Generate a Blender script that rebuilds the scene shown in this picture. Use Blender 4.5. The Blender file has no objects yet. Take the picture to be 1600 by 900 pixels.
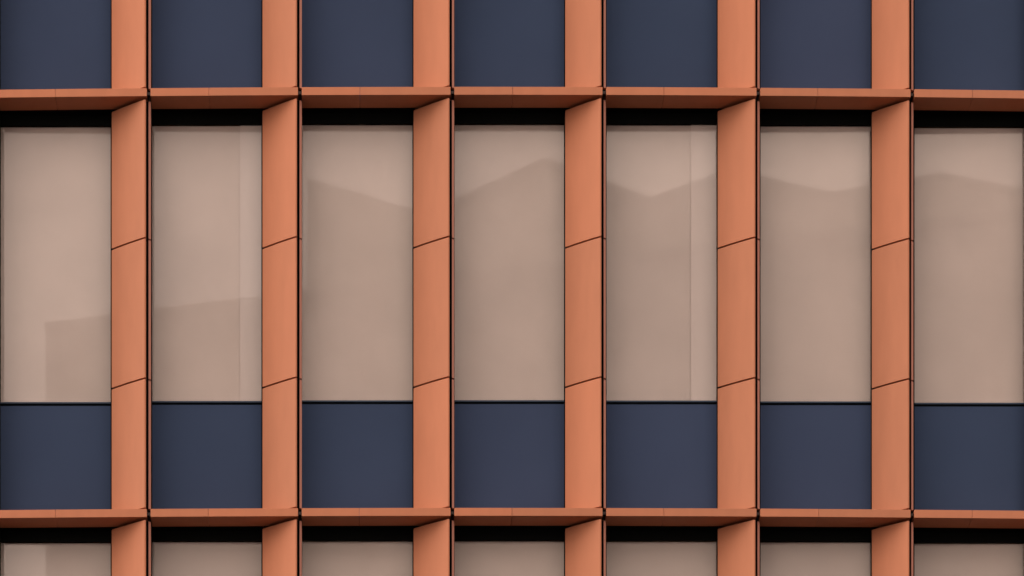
import bpy, math, random
random.seed(7)
S = bpy.context.scene
C = bpy.context.collection

# ------------------------------------------------------------------ camera
# telephoto, level, seen from the street with a rising front (architectural shift lens)
L, F = 40.0, 6320.0            # distance to the fins' back plane (m), focal length in photo pixels
PX, PY = 560.0, 2870.0         # where the level line of sight meets the picture plane (photo pixels)
EYE = 1.6
cam = bpy.data.cameras.new('camera')
cam.sensor_width = 36.0
cam.lens = F / 1600 * 36
cam.shift_x = (800 - PX) / 1600
cam.shift_y = (PY - 450) / 1600
cam.clip_end = 3000
co = bpy.data.objects.new('camera', cam)
co.location = (0, -L, EYE)
co.rotation_euler = (math.radians(90), 0, 0)
C.objects.link(co)
S.camera = co

# ------------------------------------------------------------------ light
SUN_EL, SUN_AZ = 20.0, 80.0    # degrees; azimuth measured from behind the camera towards its left
w = bpy.data.worlds.new('World'); S.world = w; w.use_nodes = True
nt = w.node_tree
sky = nt.nodes.new('ShaderNodeTexSky'); sky.sky_type = 'NISHITA'; sky.sun_disc = False
sky.sun_elevation = math.radians(SUN_EL)
sky.sun_rotation = math.radians(180 + SUN_AZ)
sky.dust_density = 5.0; sky.air_density = 1.3; sky.ozone_density = 1.0
bg = nt.nodes['Background']
# thin bright overcast over that sky: soft uneven cloud, the same all round
wt = nt.nodes.new('ShaderNodeTexCoord'); wm = nt.nodes.new('ShaderNodeMapping'); wm.inputs['Scale'].default_value = (1, 1, 3.0)
wn = nt.nodes.new('ShaderNodeTexNoise'); wn.inputs['Scale'].default_value = 5.0; wn.inputs['Detail'].default_value = 5; wn.inputs['Roughness'].default_value = .45
wc = nt.nodes.new('ShaderNodeValToRGB')
wc.color_ramp.elements[0].position = .32; wc.color_ramp.elements[0].color = (.62, .55, .53, 1)
wc.color_ramp.elements[1].position = .68; wc.color_ramp.elements[1].color = (1.12, .98, .89, 1)
ws = nt.nodes.new('ShaderNodeVectorMath'); ws.operation = 'SCALE'; ws.inputs['Scale'].default_value = 6.6
wx = nt.nodes.new('ShaderNodeMix'); wx.data_type = 'RGBA'; wx.inputs['Factor'].default_value = .94
nt.links.new(wt.outputs['Generated'], wm.inputs[0]); nt.links.new(wm.outputs[0], wn.inputs['Vector'])
wsep = nt.nodes.new('ShaderNodeSeparateXYZ'); wr = nt.nodes.new('ShaderNodeMapRange')      # brightest low down, as at dusk
wr.inputs[1].default_value = 0.0; wr.inputs[2].default_value = 1.0; wr.inputs[3].default_value = 8.6; wr.inputs[4].default_value = 4.4
nt.links.new(wt.outputs['Generated'], wsep.inputs[0]); nt.links.new(wsep.outputs['Z'], wr.inputs[0]); nt.links.new(wr.outputs[0], ws.inputs['Scale'])
nt.links.new(wn.outputs['Fac'], wc.inputs[0]); nt.links.new(wc.outputs[0], ws.inputs[0])
nt.links.new(sky.outputs[0], wx.inputs['A']); nt.links.new(ws.outputs[0], wx.inputs['B'])
nt.links.new(wx.outputs['Result'], bg.inputs[0])
bg.inputs[1].default_value = 0.15
sun = bpy.data.lights.new('sun', 'SUN'); sun.energy = 0.62; sun.angle = math.radians(24); sun.color = (1.0, 0.90, 0.80)
so = bpy.data.objects.new('sun', sun); C.objects.link(so)
so.rotation_euler = (math.radians(90 - SUN_EL), 0, math.radians(-SUN_AZ))
so.location = (-20, -40, 60)
S.view_settings.view_transform = 'Standard'; S.view_settings.look = 'None'
S.view_settings.exposure = 1.22; S.view_settings.gamma = 1.0

# ------------------------------------------------------------------ helpers
def X(px, y): return (px - PX) * (L + y) / F
def Z(py, y): return EYE + (PY - py) * (L + y) / F
K = 0.003
def bow(x): return K * (x - 1.2) ** 2     # the facade is very slightly convex in plan

def obj(name, verts, faces, m, parent=None):
    me = bpy.data.meshes.new(name); me.from_pydata(verts, [], faces); me.update()
    if m: me.materials.append(m)
    o = bpy.data.objects.new(name, me); C.objects.link(o); o.parent = parent
    return o
def empty(name, loc=(0, 0, 0)):
    o = bpy.data.objects.new(name, None); C.objects.link(o); o.location = loc
    return o
class MB:
    def __init__(s): s.v = []; s.f = []
    def box(s, x0, x1, y0, y1, z0, z1, warp=False, seg=1, dy=0.0):
        """box, its length along x cut into seg pieces so that it can follow the facade's curve"""
        b = len(s.v)
        for i in range(seg + 1):
            x = x0 + (x1 - x0) * i / seg
            d = bow(x) if warp else dy
            s.v += [(x, y0 + d, z0), (x, y1 + d, z0), (x, y1 + d, z1), (x, y0 + d, z1)]
        for i in range(seg):
            a = b + 4 * i
            for j in range(4):
                k = (j + 1) % 4
                s.f.append((a + j, a + k, a + 4 + k, a + 4 + j))
        s.f.append((b, b + 3, b + 2, b + 1)); e = b + 4 * seg
        s.f.append((e, e + 1, e + 2, e + 3))
        return s
    def prism(s, pts, z0, z1, warp=True):
        b = len(s.v); n = len(pts)
        for z in (z0, z1):
            for (x, y) in pts: s.v.append((x, y + (bow(x) if warp else 0), z))
        for i in range(n):
            j = (i + 1) % n
            s.f.append((b + i, b + j, b + n + j, b + n + i))
        s.f.append(tuple(b + i for i in reversed(range(n))))
        s.f.append(tuple(b + n + i for i in range(n)))
        return s
    def build(s, name, m, parent=None, bevel=0):
        o = obj(name, s.v, s.f, m, parent)
        import bmesh
        bm = bmesh.new(); bm.from_mesh(o.data); bmesh.ops.recalc_face_normals(bm, faces=bm.faces); bm.to_mesh(o.data); bm.free()
        if bevel:
            b = o.modifiers.new('bevel', 'BEVEL'); b.width = bevel; b.segments = 1; b.limit_method = 'ANGLE'
        return o

# ------------------------------------------------------------------ materials
def mat(name, col, rough=0.5, spec=0.4, metallic=0.0):
    m = bpy.data.materials.new(name); m.use_nodes = True
    p = m.node_tree.nodes['Principled BSDF']
    p.inputs['Base Color'].default_value = (*col, 1); p.inputs['Roughness'].default_value = rough
    p.inputs['Specular IOR Level'].default_value = spec; p.inputs['Metallic'].default_value = metallic
    return m
def vary(m, col, amount, scale, stretch=(1, 1, 1), tint=None, rnd=0.0, bump=0.0, bscale=60, bstretch=(1, 1, 1)):
    """panel-to-panel differences, cloudy wear or mottling and fine relief on a Principled material"""
    t = m.node_tree; N = t.nodes; p = N['Principled BSDF']; ln = t.links.new
    tc = N.new('ShaderNodeTexCoord'); mp = N.new('ShaderNodeMapping'); mp.inputs['Scale'].default_value = stretch
    ln(tc.outputs['Object'], mp.inputs[0])
    nz = N.new('ShaderNodeTexNoise'); nz.inputs['Scale'].default_value = scale; nz.inputs['Detail'].default_value = 6
    ln(mp.outputs[0], nz.inputs['Vector'])
    mr = N.new('ShaderNodeMapRange'); mr.inputs[1].default_value = .3; mr.inputs[2].default_value = .7
    mr.inputs[3].default_value = 1 - amount; mr.inputs[4].default_value = 1 + amount
    ln(nz.outputs['Fac'], mr.inputs[0])
    oi = N.new('ShaderNodeObjectInfo')
    r = N.new('ShaderNodeMapRange'); r.inputs[3].default_value = 1 - rnd; r.inputs[4].default_value = 1 + rnd
    ln(oi.outputs['Random'], r.inputs[0])
    mu = N.new('ShaderNodeMath'); mu.operation = 'MULTIPLY'; ln(mr.outputs[0], mu.inputs[0]); ln(r.outputs[0], mu.inputs[1])
    base = N.new('ShaderNodeMix'); base.data_type = 'RGBA'
    base.inputs['A'].default_value = (*col, 1); base.inputs['B'].default_value = (*(tint or col), 1)
    ln(oi.outputs['Random'], base.inputs['Factor'])
    sc = N.new('ShaderNodeVectorMath'); sc.operation = 'SCALE'
    ln(base.outputs['Result'], sc.inputs[0]); ln(mu.outputs[0], sc.inputs['Scale'])
    ln(sc.outputs[0], p.inputs['Base Color'])
    if bump:
        m2 = N.new('ShaderNodeMapping'); m2.inputs['Scale'].default_value = bstretch; ln(tc.outputs['Object'], m2.inputs[0])
        n2 = N.new('ShaderNodeTexNoise'); n2.inputs['Scale'].default_value = bscale; n2.inputs['Detail'].default_value = 3
        ln(m2.outputs[0], n2.inputs['Vector'])
        b = N.new('ShaderNodeBump'); b.inputs['Strength'].default_value = bump; b.inputs['Distance'].default_value = .01
        ln(n2.outputs['Fac'], b.inputs['Height']); ln(b.outputs[0], p.inputs['Normal'])
    return m
TC = (0.45, 0.168, 0.087)
terracotta = vary(mat('terracotta_paint', TC, .55, .16), TC, .035, 3.0, (3, 3, .8), (0.462, 0.163, 0.082), .05, .05, 8)
edge_shade = vary(mat('terracotta_edge_shaded', (0.36, .135, .085), .5, .35), (0.36, .135, .085), .05, 3, (2, 2, .5), None, .06)  # darker terracotta: shade of the right-turned strips put into the colour
NV = (0.045, 0.064, 0.113)
navy = vary(mat('navy_panel', NV, .7, .03), NV, .05, 1.1, (1, 1, 1), (0.049, .065, .115), .04, .03, 3)
navy_rail = mat('navy_rail', (0.034, 0.052, 0.082), .45, .2)
black = mat('black_metal', (0.0035, 0.0035, 0.003), .7, .05)
gasket = mat('dark_gasket', (0.006, 0.008, 0.010), .7, .05)
steel = mat('bracket_steel', (0.05, 0.035, 0.03), .5, .3, .3)
blindm = vary(mat('blind_cloud_mottle', (0.54, 0.465, 0.435), .9, .05), (0.54, 0.465, 0.435), .06, 1.4, (1, 1, 1), (0.55, .47, .435), .02)  # faint mottling puts cloud reflected in the glass into the fabric colour
colm = vary(mat('column_casing', (0.60, 0.525, 0.50), .8, .1), (0.60, 0.525, 0.50), .02, 1.2)
concrete = vary(mat('building_concrete', (0.76, 0.72, 0.69), .85, .2), (0.76, .72, .69), .06, .3)
pale = vary(mat('pale_render', (0.90, 0.86, 0.81), .85, .2), (0.90, .86, .81), .05, .2)
asphalt = vary(mat('asphalt', (0.03, .029, .028), .9, .2), (0.03, .029, .028), .2, .4)

glass = bpy.data.materials.new('coated_glass'); glass.use_nodes = True
t = glass.node_tree; N = t.nodes; N.remove(N['Principled BSDF'])
tr = N.new('ShaderNodeBsdfTransparent'); tr.inputs[0].default_value = (.97, .955, .94, 1)
gl = N.new('ShaderNodeBsdfGlossy'); gl.inputs['Roughness'].default_value = 0.014; gl.inputs['Color'].default_value = (1.0, .88, .80, 1)
fr = N.new('ShaderNodeLayerWeight'); fr.inputs['Blend'].default_value = .5
pw = N.new('ShaderNodeMath'); pw.operation = 'POWER'; pw.inputs[1].default_value = 5
ad = N.new('ShaderNodeMath'); ad.operation = 'ADD'; ad.inputs[1].default_value = .032; ad.use_clamp = True
mx = N.new('ShaderNodeMixShader')
tc = N.new('ShaderNodeTexCoord'); nz = N.new('ShaderNodeTexNoise'); nz.inputs['Scale'].default_value = 1.3; nz.inputs['Detail'].default_value = 2
bp = N.new('ShaderNodeBump'); bp.inputs['Strength'].default_value = .006; bp.inputs['Distance'].default_value = .02
t.links.new(tc.outputs['Object'], nz.inputs['Vector']); t.links.new(nz.outputs['Fac'], bp.inputs['Height'])
t.links.new(bp.outputs[0], gl.inputs['Normal'])
t.links.new(fr.outputs['Facing'], pw.inputs[0]); t.links.new(pw.outputs[0], ad.inputs[0]); t.links.new(ad.outputs[0], mx.inputs[0])
t.links.new(tr.outputs[0], mx.inputs[1]); t.links.new(gl.outputs[0], mx.inputs[2])
t.links.new(mx.outputs[0], N['Material Output'].inputs['Surface'])

# ------------------------------------------------------------------ setting
g = obj('ground', [(-1500, -1500, 0), (1500, -1500, 0), (1500, 1500, 0), (-1500, 1500, 0)], [(0, 1, 2, 3)], asphalt)
g['kind'] = 'structure'

# ------------------------------------------------------------------ the office building
B = empty('office_building')
B['label'] = 'office building with a grid of terracotta fins and ledges over navy panels and pale windows'
B['category'] = 'building'

JT = [-477, -243, -9, 231, 467.5, 706, 943.5, 1184.5, 1426, 1668, 1910, 2152]      # joints between bays (photo px, ledge front)
FB = [-298, -62, 174, 410, 646, 883, 1121.5, 1363, 1604.5, 1846, 2088]               # back edge of each bay's splayed fin
JX = [X(p, -.30) for p in JT]
FX = [X(p, 0) for p in FB]
q = L / F                                  # metres per photo pixel at the fins' back plane
PITCH = 658 / F * (L - .30)
Z_LT, Z_LB = Z(135.5, -.30), Z(148, -.30)        # ledge top and bottom (upper ledge in view)
J1, J2 = Z(369.5, -.285), Z(589, -.285)          # fin panel joints below it
G = .12                                          # depth of the curtain wall behind the fins
Z_GT, Z_GB = Z(193.5, G), Z(624, G)              # glass top and bottom
NB = len(FB)

def fin_section(i):
    xb, j = FX[i], JX[i + 1]
    t1, t2 = j - 5.6 * q, j - 3.6 * q
    face = []                               # slight crown added so the flat splayed face darkens towards its back
    for k in range(9):
        u = k / 8; bulge = .006 * 4 * u * (1 - u)
        face.append((xb + (t1 - xb) * u - bulge * .64, -.285 * u - bulge * .77))
    panel = face + [(t2, -.281), (t2, -.20), (xb + .035, 0)]
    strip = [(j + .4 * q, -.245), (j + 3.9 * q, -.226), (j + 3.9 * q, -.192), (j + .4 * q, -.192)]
    core = [(xb + .006, G + .05), (xb + .006, .010), (xb + .045, .010), (t2, -.182), (j + 3.0 * q, -.182), (j + 3.0 * q, G + .05)]
    return panel, strip, core

for row in (1, 0, -1):                     # row 0 is the storey seen whole
    dz = row * PITCH
    top, bot = Z_LB + dz, Z_LT + dz - PITCH        # clear height between the ledges
    zg1, zg0 = Z_GT + dz, Z_GB + dz
    for i in range(NB):
        x0, x1 = JX[i] + 3.0 * q, FX[i] + .006
        xc = (x0 + x1) / 2; d = bow(xc)
        # --- fin between this bay and the next
        panel, strip, core = fin_section(i)
        fin = MB().prism(core, bot + .004, top - .004).build('fin', black, B)
        cuts = [top - .026, J1 + dz, J2 + dz, bot + .020]
        for k in range(3):
            a = cuts[k] - (.008 if k else 0); b = cuts[k + 1] + (.008 if k < 2 else 0)
            MB().prism(panel, b, a).build('fin_panel', terracotta, fin, .0015)
            MB().prism(strip, b, a).build('edge_strip', edge_shade, fin)
        # --- window: black frame, pane, roller blind behind it
        gx0, gx1 = JX[i] * (L + G) / (L - .3) + 4.2 * q, FX[i] * (L + G) / L - 1.6 * q
        fy0, fy1 = G - .012, G + .06
        f = MB()
        f.box(x0 + .001, x1 - .001, fy0, fy1, zg1, top - .001, dy=d)            # black head panel
        f.box(x0 + .001, gx0, fy0, fy1, zg0 - .012, zg1, dy=d)
        f.box(gx1, x1 - .001, fy0, fy1, zg0 - .012, zg1, dy=d)
        win = f.build('window', black, B)
        MB().box(gx0 - .006, gx1 + .006, G, G + .012, zg0, zg1 + .006, dy=d).build('pane', glass, win)
        MB().box(x0 + .001, x1 - .001, G + .030, G + .033, zg0 - .03, zg1 + .05, dy=d).build('roller_blind', blindm, win)
        if row == 0 and i in (3, 6):       # a narrow pale blind hangs beside the wide one
            pa = X(375 if i == 3 else 1080, G)
            nb = MB().box(pa, x1 - .001, G + .018, G + .021, zg0 - .02, zg1 + .03, dy=d).build('narrow_blind', colm, win)
        # --- spandrel below it
        rz = zg0 - .013
        sp = MB().box(x0 + .001, x1 - .001, G, G + .05, bot + .001, rz - .034, dy=d).build('spandrel_panel', navy, B)
        MB().box(gx0, gx1, G - .014, G + .05, rz - .014, rz, dy=d).build('sill_rail', navy_rail, sp)
        MB().box(gx0, gx1, G + .012, G + .045, rz - .034, rz - .014, dy=d).build('gasket', gasket, sp)
        MB().box(x0 + .0015, gx0, G - .012, G - .001, bot + .001, rz + .001, dy=d).build('mullion', black, sp)
        MB().box(gx1, x1 - .0015, G - .012, G - .001, bot + .001, rz + .001, dy=d).build('mullion', black, sp)

for row in (2, 1, 0, -1):                  # ledges: row 1 is the upper one in view
    zt, zb = Z_LT + (row - 1) * PITCH, Z_LB + (row - 1) * PITCH
    for i in range(NB):
        a, b = JX[i] + 4.0 * q, JX[i + 1] - 2.0 * q
        s = JX[i] + (94 + random.uniform(-1, 1)) * q
        led = MB().box(JX[i] - 1.5 * q, JX[i + 1] - 1.55 * q, .006, G + .05, zb + .001, zt - .001, True, 4).build('ledge', black, B)
        for (u, v) in ((a, s - .0013), (s + .0013, b)):
            h = random.uniform(-.0008, .0008)
            MB().box(u, v, -.30 + h, 0, zb, zt, True, 3).build('ledge_panel', terracotta, led, .0018)
        MB().box(b - .004, b + .034, -.255, .004, zb + .030, zt - .022, True).build('bracket', steel, led)

# blocks of the same building outside the frame, behind the windows
xl, xr = JX[0] - .02, JX[-1] + .3
ztop, zbot = Z_LT + PITCH, Z_LB - 2 * PITCH
MB().box(xl, xr, .62, 14, 0, ztop + 8).build('wall', concrete, B)
MB().box(xl, xr, .33, .61, 0, zbot - .01).build('wall', concrete, B)
MB().box(xl, xr, .33, .61, ztop + .01, ztop + 8).build('wall', concrete, B)
# ------------------------------------------------------------------ what the windows mirror, across the street
def refl(px, py, depth):                   # real place of something mirrored in the curtain wall
    return ((px - PX) * depth / F, -(depth - L - 2 * G), EYE + (PY - py) * depth / F)
p0 = refl(71, 515, 115.6)
zr = p0[2]
dd = (zr - EYE) * F / (PY - 395); p1 = refl(1100, 395, dd)
ux, uy = p1[0] - p0[0], p1[1] - p0[1]; ln = math.hypot(ux, uy); ux /= ln; uy /= ln
O = empty('opposite_building', (p0[0], p0[1], 0)); O.rotation_euler = (0, 0, math.atan2(uy, ux))
O['label'] = 'plain grey block across the street, its flat roofline faintly mirrored in the windows'
O['category'] = 'building'
MB().box(0, 60, -18, 0, 0, zr).build('wall', concrete, O)
MB().box(-.03, 60.03, -18.03, .03, zr + .002, zr + .25).build('roof', concrete, O)

# a long folded roof farther off, mirrored higher up in the windows
def skyline(name, pts, depth, thick, label):
    e = empty(name, (refl(pts[0][0], 0, depth)[0], refl(0, 0, depth)[1], 0)); e['label'] = label; e['category'] = 'building'
    w3 = [refl(a, b, depth) for a, b in pts]; n = len(w3); ox, oy = e.location.x, e.location.y
    v = []; f = []
    for yy in (0, -thick):
        v += [(p[0] - ox, yy, p[2]) for p in w3] + [(p[0] - ox, yy, 0) for p in w3]
    m = 2 * n
    for k in range(n - 1):
        f.append((n + k, n + k + 1, k + 1, k)); f.append((m + n + k, m + k, m + k + 1, m + n + k + 1))
        f.append((k, k + 1, m + k + 1, m + k))
    f.append((0, m, m + n, n)); f.append((n - 1, m - 1, m + m - 1, m + n - 1))
    obj('wall', v, f, pale, e)
    for k in range(n - 1):                 # each roof plate, a slab on top of the wall
        a, b = w3[k], w3[k + 1]
        ax, bx = a[0] - ox, b[0] - ox
        vv = []
        for yy in (.02, -thick - .02):
            vv += [(ax, yy, a[2] + .01), (bx, yy, b[2] + .01), (bx, yy, b[2] + .36), (ax, yy, a[2] + .36)]
        obj('roof_plate', vv, [(0, 1, 2, 3), (7, 6, 5, 4), (0, 4, 5, 1), (3, 2, 6, 7), (0, 3, 7, 4), (1, 5, 6, 2)], white, e)
white = mat('roof_edge_white', (.85, .82, .78), .6, .3)
skyline('folded_roof_hall', [(480, 290), (665, 345), (850, 258), (1015, 320), (1140, 277), (1300, 312), (1470, 280), (1640, 314), (1810, 282)], 175, 20,
        'pale hall with a zigzag folded roof, faintly mirrored in the middle windows')
